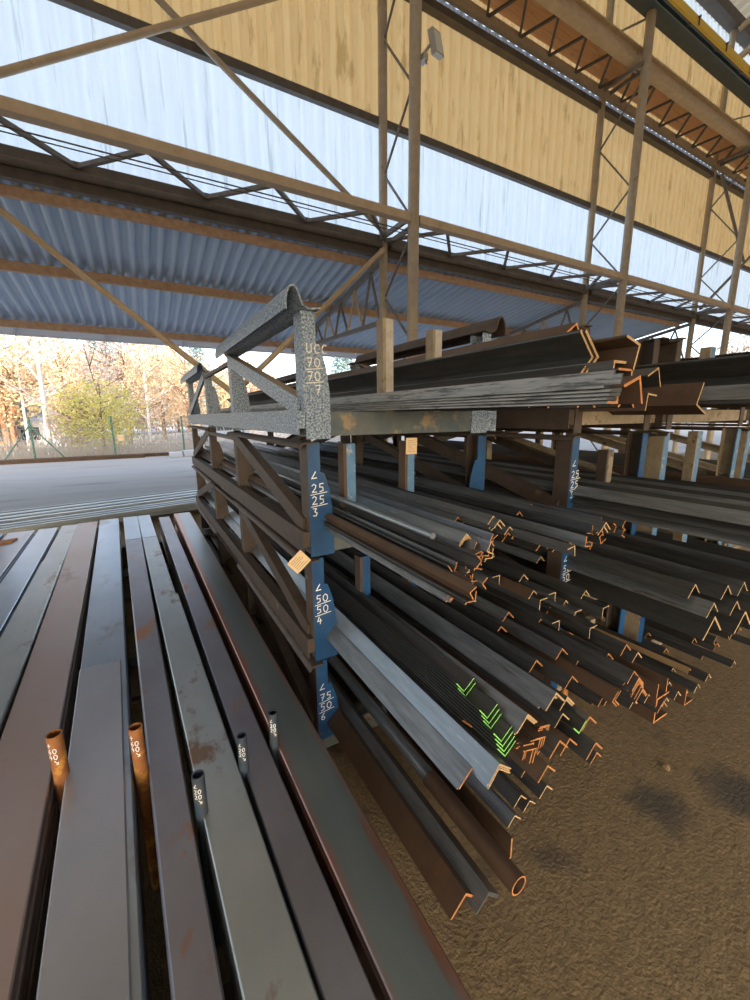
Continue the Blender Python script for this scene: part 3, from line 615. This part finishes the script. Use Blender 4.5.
# ================================================================== STEEL SECTIONS
def Lprof(a, t, phi, rot=0):
    """angle section: corner at origin, legs at phi +-45 degrees, opening towards phi"""
    P = [(0,0),(a,0),(a,t*.6),(a-t*.4,t),(t,t),(t,a-t*.4),(t*.6,a),(0,a)]
    r = math.radians(phi-45); c, s = math.cos(r), math.sin(r)
    return [(x*c-z*s, x*s+z*c) for x, z in P]
NB = [0]
def section(name, prof, x, ye, z, L, mats, lab, grp, cat='steel angle', yaw=0., pit=0., nends=1):
    b = MB(); b.prism(prof, 0, L, 0, 1); o = b.build(name, mats)
    # keep the outline's winding outward
    o.location = (x, ye, z); o.rotation_euler = (pit, 0, yaw); NB[0] += 1
    return tag(o, lab, cat, grp)
def angles(px, py, z, a, t, phi, n, m, e, lab, grp, L=6.0, jit=.03, step=None, yaw=0., name='steel_angle', XY=None):
    x, y = XY if XY else at(px, py, z)
    ph = math.radians(phi); d = (step or t*1.5)
    sg = -1 if math.sin(ph) < -.1 else 1
    for k in range(n):
        section(name, Lprof(a,t,phi), x+sg*math.cos(ph)*d*k, y+(rnd.uniform(-jit,jit) if k else 0), z+sg*math.sin(ph)*d*k if abs(math.sin(ph))>.05 else z, L+rnd.uniform(-.05,.05), [m,e], lab, grp if n > 1 else grp, yaw=yaw+(rnd.uniform(-.0015,.0015) if k else 0))
def flats_end(*a): pass

# --- top unit of the nearest stack
G = 'angle bars on the top unit of the nearest stack'
x4 = 1.02
for k in range(5):   # pale nested pack _| with layered tips facing left
    section('steel_angle', Lprof(.046,.007,135), 1.075-.0006*k, .62+rnd.uniform(-.008,.012)+(0 if k else 0), 1.873+k*.0098, 6, [pale,cut if k==0 else dark], 'pale grey scaled angle nested in the thick pack on the top rack arm', 'pale nested angles on the top rack arm')
section('steel_angle', Lprof(.075,.008,-115), 1.13, .60, 1.945, 6, [brown,cut], 'single angle leaning at the right side of the pale nested pack', G)
for k in range(2):
    section('steel_angle', Lprof(.115,.010,180), 1.36+.012*k, .88-.01*k, 2.035, 6, [dark,cutp], 'dark large angle lying open to the left above the pale pack', 'large dark angles above the pale pack')
def cornerpiece(px, py, X, a, t, phi, m, e, lab, grp, L=6.0):
    d = _f*FPX + _r*(px-375) + _u*(500-py); q = X/d.x
    section('steel_angle', Lprof(a,t,phi), X, d.y*q, H+d.z*q, L, [m,e], lab, grp)
GT = 'large loose angles on the top unit of the nearest stack'
cornerpiece(577,322,1.60,.10,.009,-100,brown,cut,'brown angle lying highest, at the back of the top unit',GT)
cornerpiece(641,344,1.42,.085,.008,-150,brown,cutp,'brown angle with a slanting pale end behind the dark pair',GT)
cornerpiece(614,360,1.32,.07,.008,-45,dark,cutp,'dark angle with a squared pale end above the thick pack',GT)
cornerpiece(621,377,1.16,.07,.007,-62,brown,cut,'brown angle leaning with an orange edge beside the thick pack',GT)
cornerpiece(633,369,1.40,.08,.007,-135,dark,cut,'dark angle standing upright behind the orange edged one',GT)
for (x,y,z,a,phi,m,e) in [(1.25,1.0,1.93,.08,-90,dark,cut),(1.45,.95,1.93,.08,-90,mill,cut),(1.62,.9,1.93,.08,-90,dark,cut)]:
    section('steel_angle', Lprof(a,.008,phi), x, y, z, 6, [m,e], 'dark angle bedded between the big pieces on the top unit', 'bedded angles on the top unit')
G2 = 'large sections on top of the middle stack'
cornerpiece(648,393,2.18,.085,.008,-50,brown,cutp,'rusty brown angle with a squared end at the left of the middle stack',G2)
cornerpiece(696,405,2.40,.12,.009,22,brown,cutp,'reddish large angle with a chevron end on the middle stack',G2)
cornerpiece(659,367,2.24,.10,.008,-110,dark,cutp,'dark angle with a tan capped end under the brown post',G2)
section('steel_angle', Lprof(.14,.012,180), 2.74, .5, 2.03, 6, [dark,dark], 'large grey angle running out of the picture at right, upper', G2)
section('steel_angle', Lprof(.15,.012,-90), 2.90, .4, 2.00, 6, [dark,dark], 'large dark angle running out of the picture at right, lower', G2)
section('steel_angle', Lprof(.10,.008,-90), 2.52, .6, 1.98, 6, [mill,dark], 'grey angle filling the gap beneath the upper right sections', G2)
for i in range(5):
    section('steel_angle', Lprof(.10,.009,-90), 3.15+i*.16, .9+rnd.uniform(-.3,.2), 1.96+.03*(i%2), 6, [dark if i%2 else brown,cut], 'dark angle lying in a row on the top unit of the third stack', 'angles on the third stack')
section('round_pipe', [(.055*math.cos(i*math.pi/8),.055*math.sin(i*math.pi/8)) for i in range(16)], 2.42, 1.6, 2.11, 5, [brown,cut], 'brown pipe lying high behind the stacks', None, cat='steel pipe')

# --- third unit (small angles)
def pack(px, py, z, a, t, phi, n, m, e, lab, grp, **k): angles(px, py, z, a, t, phi, n, m, e, lab, grp, **k)
g3 = 'small angles on the third unit of the nearest stack'
pack(452,593,1.305,.034,.004,-90,7,grey,cut,'light grey small angle in the lowest nested pack left on the third unit','lowest left pack on the third unit')
pack(450,572,1.335,.045,.005,-90,5,grey,cut,'light grey angle in the second nested pack on the third unit','second left pack on the third unit')
pack(468,549,1.37,.05,.005,-90,4,grey,cutp,'grey angle in the third nested pack on the third unit','third left pack on the third unit')
pack(466,537,1.42,.045,.005,-90,3,bright,cutp,'bright grey angle in the upper left pack on the third unit','upper left pack on the third unit')
pack(497,522,1.43,.045,.005,-90,4,mill,cutp,'mid grey angle in the rear nested pack on the third unit','rear left pack on the third unit')
pack(485,540,1.36,.04,.005,-90,4,mill,cut,'mid grey angle in the small pack under the rear pack','small pack under the rear pack')
x, y = at(433,536,1.45)
section('round_bar', [(.012*math.cos(i*math.pi/6),.012*math.sin(i*math.pi/6)) for i in range(12)], x, y, 1.45, 4.9, [bright,bright], 'bright round bar lying on the small angles of the third unit', None, cat='steel bar')
def cluster(pts, z, a, t, n, lab, grp, m=None, e=None, spread=(14,10), zj=.03):
    for i in range(n):
        cx, cy = pts[i % len(pts)]
        zz = z+rnd.uniform(-zj,zj)
        x, y = at(cx+rnd.uniform(-spread[0],spread[0]), cy+rnd.uniform(-spread[1],spread[1]), zz)
        x = max(.76, min(x, 1.79))
        section('steel_angle', Lprof(a*rnd.uniform(.8,1.15),t,rnd.choice([-90,90,-60,45,135,-120,0,180])+rnd.uniform(-20,20)), x, y, zz, 6, [m or rnd.choice([dark,mill,brown]), e or rnd.choice([cut,cut,cutp])], lab, grp, yaw=rnd.uniform(-.003,.003))
cluster([(483,535),(488,552),(480,560)],1.37,.035,.004,18,'small loose angle with an orange cut end in the upper cluster of the third unit','upper cluster of loose small angles',spread=(9,10))
cluster([(463,572),(472,583),(468,592)],1.33,.033,.004,22,'small loose angle with an orange cut end in the lower cluster of the third unit','lower cluster of loose small angles',spread=(12,10))
pack(558,543,1.33,.045,.005,-90,8,dark,cut,'dark small angle in the tight nested pack with glowing orange ends','orange ended nested pack on the third unit')
pack(568,552,1.31,.04,.005,90,5,dark,cut,'dark small angle opening upward beside the orange ended pack','upward angles beside the orange ended pack')
cluster([(580,540),(597,535),(613,530)],1.36,.038,.004,24,'small loose angle with an orange end at the right of the third unit','loose small angles right on the third unit',spread=(10,11))
pack(604,525,1.42,.05,.005,-90,3,mill,cutp,'grey small angle lying above the orange ended cluster','grey angles above the orange ended cluster')
for i in range(8):
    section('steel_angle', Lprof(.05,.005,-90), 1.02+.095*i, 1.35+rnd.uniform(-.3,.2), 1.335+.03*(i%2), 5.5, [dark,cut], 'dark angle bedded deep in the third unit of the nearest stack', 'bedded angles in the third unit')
for i in range(7):
    section('steel_angle', Lprof(.05,.005,-90), 1.06+.1*i, 1.5+rnd.uniform(-.3,.2), 1.40+.02*(i%3), 5.3, [mill if i%2 else dark,cut], 'angle in the upper layer behind the small packs of the third unit', 'upper layer behind the small packs')

# --- second unit (medium angles)
G = 'medium angles on the second unit of the nearest stack'
pack(499,768,.785,.070,.0045,-84,4,bright,cutp,'wide bright blue grey angle in the outermost pack on the second unit','bright outermost pack on the second unit',jit=.01)
pack(470,768,.745,.075,.006,-90,2,mill,cut,'dark grey angle under the bright pack on the second unit','grey pair under the bright pack')
xg, yg = at(505,757,.755)
for k in range(9):
    section('steel_angle', Lprof(.062,.004,84), xg+.001*k, yg+[0,.006,.014,.022,.07,.08,.09,.20,.21][k], .755+k*.0125, 6, [dark,green], 'dark angle opening upward with green painted end', 'green ended nested angles')
pack(526,715,.86,.075,.007,-90,2,mill,cutp,'grey broad angle, left of the two ridge shaped rows on the second unit','left ridge row on the second unit')
pack(549,690,.88,.075,.007,-90,2,mill,cutp,'grey broad angle, right of the two ridge shaped rows on the second unit','right ridge row on the second unit')
pack(566,698,.80,.07,.007,-90,2,dark,cutp,'dark broad angle right of the ridge rows','dark broad angles right of the ridge rows')
pack(563,713,.80,.06,.005,-90,1,dark,cutp,'dark single ridge shaped angle with a thin pale outline',G)
pack(579,734,.705,.055,.005,90,1,dark,green,'lone green ended angle right of the large bundle',G)
for q in ((548,728),(541,738),(534,748),(527,745)):
    pack(q[0],q[1],.80-.03,.055,.005,-150,3,brown,cut,'dark angle with an orange sideways open end in the middle bundle','orange ended middle bundle',jit=.01)
for i,(px,py,z,m) in enumerate([(596,742,.70,dark),(570,738,.72,brown),(548,765,.62,brown),(590,716,.74,mill),(560,740,.78,dark)]):
    pack(px,py,z,.07,.006,-90,1,m,cut,['dark angle with the end furthest right of the bundle','brown angle between the bundle and the furthest end','brown angle low under the middle bundle','grey toothed layered angle behind the bundle','dark angle behind the orange ended bundle'][i],G)
for i in range(4):
    pack(630+4*i,672+6*i,.84-.02*i,.06,.005,-90,3,dark,cut,'dark angle in the zigzag ended bundle with chalk writing','zigzag ended bundle on the second unit',jit=.02)
pack(612,702,.75,.05,.005,0,3,brown,cut,'brown angle with a box like end below the zigzag bundle','box ended angles on the second unit')
pack(600,690,.74,.07,.006,-90,2,dark,cut,'dark angle left of the box like ends','dark angles left of the box ends')
for i in range(9):
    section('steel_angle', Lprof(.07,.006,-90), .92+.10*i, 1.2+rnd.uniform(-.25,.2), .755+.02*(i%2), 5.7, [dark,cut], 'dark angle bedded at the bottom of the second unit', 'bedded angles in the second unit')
for i in range(6):
    section('steel_angle', Lprof(.06,.006,-90), 1.18+.11*i, 1.1+rnd.uniform(-.2,.2), .865+.02*(i%2), 5.8, [dark if i%3 else mill,cut], 'dark angle in the middle layer of the second unit', 'middle layer of the second unit')
for i,(px,py,z,m) in enumerate([(541,556,.98,mill),(556,592,.95,mill),(524,574,.99,dark),(566,600,.92,dark),(540,600,.95,dark),(575,612,.90,mill),(590,628,.88,dark),(560,620,.9,dark),(500,575,1.0,dark),(603,608,.93,dark),(586,590,.97,dark),(534,590,.98,brown)]):
    angles(px,py,z,.055,.005,rnd.choice([-90,-90,-45,-135]),1,m,cutp,'long dark angle ending far back, high on the second unit','far ending angles high on the second unit',L=4.8)
# chalk writing on the zigzag bundle is faint: short pale strokes on a leg face
# --- bottom unit
gb = 'sections on the bottom unit of the nearest stack'
pack(466,893,.245,.095,.009,-90,1,brown,cut,'dark brown angle lowest at the left of the bottom unit',gb)
pack(488,893,.235,.075,.008,-90,2,mill,mill,'blue grey rounded ridge angle beside the brown one on the bottom unit','blue grey ridge angles on the bottom unit',jit=.01)
pack(507,880,.175,.05,.005,60,1,tan,cut,'tan lit angle between the ridge angle and the pipe',gb)
def pipe(p, q, r, m, lab, L=None):
    b = MB(); b.tube(p,q,r,20,hollow=.006,capm=1); o = b.build('round_pipe', [m,cut], origin=p); tag(smooth_by_angle(o), lab, 'steel pipe')
xa, ya = at(519,886,.25); pipe((xa,ya,.25),(xa-.004,ya+.50,.25),.036,brown,'rusty brown open pipe end pointing to the viewer')
pipe((xa-.004,ya+.48,.25),(xa-.02,ya+5.9,.25),.029,bright,'blue grey pipe running back from the rusty pipe end')
b = MB(); xa, ya = at(505,853,.12)
pr = [(xa-.04,.07),(xa+.04,.07),(xa+.04,.17),(xa+.033,.17),(xa+.033,.077),(xa-.033,.077),(xa-.033,.17),(xa-.04,.17)]
b.prism(pr, ya, ya+6, 0, 1); tag(b.build('steel_channel', [brown,cut], origin=(xa,ya,.1)), 'rusty open channel right of the pipe on the bottom unit', 'steel channel')
for i,(px,py,z,m) in enumerate([(521,795,.2,dark),(515,815,.16,mill),(530,800,.12,dark)]):
    pack(px,py,z,.06,.006,-90,1,m,cutp,['dark short ended angle under the bright pack','mid grey angle end under the bright pack','dark angle at the right under the bright pack'][i],gb)
for i in range(5):
    section('steel_angle', Lprof(.08,.007,-90), 1.25+.11*i, 1.0+rnd.uniform(-.1,.3), .20, 5.8, [dark,cut], 'dark angle in the row at the right of the bottom unit', 'right row on the bottom unit')
pack(597,752,.12,.07,.007,-90,1,dark,cut,'dark angle whose end lies near the floor right of the bundle',gb)
pack(547,785,.13,.07,.007,-90,1,dark,cutp,'grey dark angle reaching over the floor left of it',gb)
# --- middle stack lower units
def chan(px, py, z, w, h, m, lab, t=.008, L=6., open_up=False):
    x, y = at(px,py,z); s = 1
    P = [(0,0),(w,0),(w,h),(w-t,h),(w-t,t),(t,t),(t,h),(0,h)] if open_up else [(0,0),(w,0),(w,t),(t,t),(t,h-t),(w,h-t),(w,h),(0,h)]
    section('steel_channel', P, x, y, z, L, [m,cut], lab, None, cat='steel channel')
chan(653,724,.12,.15,.16,brown,'large brown channel open to the right, end on the floor side',t=.012)
chan(600+56,700,.27,.11,.10,brown,'brown channel lying on the large one',open_up=True)
chan(684,706,.14,.10,.12,brown,'brown channel end furthest right over the floor')
for i in range(10):
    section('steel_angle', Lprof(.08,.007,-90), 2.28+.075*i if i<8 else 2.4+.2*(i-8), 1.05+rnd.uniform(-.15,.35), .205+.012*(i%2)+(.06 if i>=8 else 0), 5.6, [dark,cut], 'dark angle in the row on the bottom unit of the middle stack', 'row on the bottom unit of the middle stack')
for i in range(11):
    section('steel_angle', Lprof(.075,.007,-90), 3.12+.1*i, 1.1+rnd.uniform(-.15,.35), .20+.015*(i%2), 5.6, [dark,cut], 'dark angle in the row on the bottom unit of the third stack', 'row on the bottom unit of the third stack')
for i in range(6):
    section('steel_angle', Lprof(.05,.005,rnd.choice([-90,90,0])), 3.2+.14*i, 1.0+rnd.uniform(-.15,.2), .27, 5.6, [dark,cutp], 'loose dark angle on the low row of the third stack', 'loose angles low on the third stack')
# long thin bars leaning across
angles(590,660,.33,.045,.005,-90,1,dark,cutp,'long thin angle crossing over to the low bundles','crossing long angles',yaw=.0)
angles(625,672,.30,.06,.005,-90,1,mill,cut,'slightly skewed grey angle pointing to the brown channels','crossing long angles',yaw=.05,L=5)
angles(690,668,.30,.04,.005,-90,1,tan,cut,'thin tan edged angle reaching far right','crossing long angles',yaw=.05,L=5)
# second and third units, middle stack: big long sections leaving the frame
for i in range(3):
    section('steel_angle', Lprof(.14,.011,-90), 2.34+.20*i, .76-.05*i, .88, 6, [dark,cutp], 'broad dark angle in the wide row on the second unit of the middle stack', 'broad row of the middle stack')
for i in range(4):
    section('steel_angle', Lprof(.06,.006,0), 2.66+.012*i, .90, .82+.012*i, 6, [brown,cutp], 'brown thin layered angle at the right of the broad row', 'layered angles of the middle stack')
section('steel_angle', Lprof(.15,.012,-90), 2.87, .64, .88, 6, [brown,cutp], 'broad brown angle with rounded end at the right edge', G2)
for j in range(3):
    for i in range(6):
        section('steel_angle', Lprof(.07,.006,-90), 2.22+.125*i, .45-.1*i+rnd.uniform(-.1,.1), 1.345+.045*j, 6.3, [dark if (i+j)%2 else mill,cutp], 'dark angle in the dense stack of rows on the third unit of the middle stack', 'dense rows of the middle stack')
for i in range(10):
    section('steel_angle', Lprof(.07,.006,-90), 3.12+.105*i, .6+rnd.uniform(-.1,.1), .76+.02*(i%2), 6.2, [dark,cutp], 'dark angle in the row on the second unit of the third stack', 'row on the second unit of the third stack')
for i in range(9):
    section('steel_angle', Lprof(.06,.006,-90), 3.14+.115*i, .8+rnd.uniform(-.1,.1), 1.335+.02*(i%2), 6.0, [brown if i%3 else dark,cutp], 'brown angle in the thin row on the third unit of the third stack', 'thin row on the third unit of the third stack')
for i in range(8):
    for z in (.2,.76,1.34):
        section('steel_angle', Lprof(.07,.006,-90), 4.55+.13*i, 1.0+rnd.uniform(-.2,.2), z, 5.8, [dark,cut], 'dark angle in the stack at the right, on its %s unit' % {.2:'bottom',.76:'second',1.34:'third'}[z], 'angles of the right stack, %s unit' % {.2:'bottom',.76:'second',1.34:'third'}[z])
for j in range(2):
    for i in range(7):
        section('steel_angle', Lprof(.085,.007,-90), 2.24+.115*i, .72-.06*i+.10*j+rnd.uniform(-.05,.05), .985+.062*j, 6.2, [dark if (i+j)%3 else mill,cutp], 'dark angle in the upper rows on the second unit of the middle stack', 'upper rows on the second unit of the middle stack')
for i in range(9):
    section('steel_angle', Lprof(.06,.0055,-90), 1.30+.068*i, .88+rnd.uniform(-.08,.12), .80+.05*(i%2), 6, [mill if i%3==0 else dark,cut if i%2 else cutp], 'dark medium angle in the right half of the second unit', 'right half of the second unit')
for i in range(10):
    section('steel_angle', Lprof(.045,.0045,-90), 1.22+.062*i, 1.02+rnd.uniform(-.06,.2), 1.37+.03*(i%2), 5.9, [mill if i%2 else dark,cutp], 'slim angle in the right half of the third unit', 'right half of the third unit')
for i in range(8):
    section('steel_angle', Lprof(.06,.006,-90), 2.26+.085*i, .98+rnd.uniform(-.1,.1), .275+.02*(i%2), 5.8, [dark,cutp], 'dark angle in the second layer on the bottom unit of the middle stack', 'second layer low in the middle stack')
# upright rusty stake between the low bundles
b = MB(); xa, ya = at(571,628,.62); b.tube((xa,ya,0),(xa,ya,.85),.018,14,hollow=.004); tag(smooth_by_angle(b.build('stake_tube', stakeR, origin=(xa,ya,0))), 'rusty upright stake tube between the nearest and middle stacks', 'stake')
# a stone on the floor
b = MB(); xa, ya = at(667,767,.01); r = random.Random(5)
ring = [(.018*math.cos(i)*r.uniform(.7,1.2), .018*math.sin(i)*r.uniform(.7,1.2)) for i in (0,1.05,2.1,3.14,4.2,5.2)]
b.add([(xa+p,ya+q,0) for p,q in ring]+[(xa+p*.9,ya+q*.9,.014) for p,q in ring]+[(xa,ya,.024)],[(i,(i+1)%6,(i+1)%6+6,i+6) for i in range(6)]+[(i+6,(i+1)%6+6,12) for i in range(6)]+[(5,4,3,2,1,0)])
tag(b.build('pebble', tan, origin=(xa,ya,0)), 'small tan pebble lying on the brown floor', 'pebble')

# ================================================================== LIGHT
for o in bpy.data.objects:
    if '_o' in o.keys(): del o['_o']
W = bpy.data.worlds.new('sky'); bpy.context.scene.world = W; W.use_nodes = True
N = W.node_tree.nodes; L = W.node_tree.links; bg = N['Background']
sky = N.new('ShaderNodeTexSky'); sky.sky_type = 'NISHITA'; sky.sun_disc = False; sky.sun_elevation = math.radians(28); sky.sun_rotation = math.radians(200); sky.air_density = 1.0; sky.dust_density = 2.5
hz = N.new('ShaderNodeMix'); hz.data_type = 'RGBA'; hz.inputs[0].default_value = .45; hz.inputs[7].default_value = (1.15,1.12,1.05,1)   # thin high haze
L.new(sky.outputs[0], hz.inputs[6]); L.new(hz.outputs[2], bg.inputs[0]); bg.inputs[1].default_value = .80
def sun(e, az, power, col, ang):
    d = bpy.data.lights.new('sun', 'SUN'); d.energy = power; d.color = col; d.angle = math.radians(ang)
    o = bpy.data.objects.new('sun', d); C.objects.link(o)
    el = math.radians(e); a = math.radians(az)           # az: direction the light comes from, 0 = +Y, clockwise
    v = Vector((math.sin(a)*math.cos(el), math.cos(a)*math.cos(el), math.sin(el)))
    o.rotation_euler = v.to_track_quat('Z','Y').to_euler(); o.location = v*30
sun(28, 200, 5.0, (1,.82,.60), 1.5)
cam = bpy.data.cameras.new('camera'); co = bpy.data.objects.new('camera', cam); C.objects.link(co)
cam.sensor_fit = 'HORIZONTAL'; cam.sensor_width = 36; cam.lens = FPX/750*36; cam.clip_end = 400; cam.clip_start = .05
co.matrix_world = Matrix(((_r.x,_u.x,-_f.x,0),(_r.y,_u.y,-_f.y,0),(_r.z,_u.z,-_f.z,H),(0,0,0,1)))
sc = bpy.context.scene; sc.camera = co
sc.view_settings.view_transform = 'Standard'; sc.view_settings.look = 'None'; sc.view_settings.gamma = 1; sc.view_settings.use_curve_mapping = False
sc.view_settings.exposure = 0.22
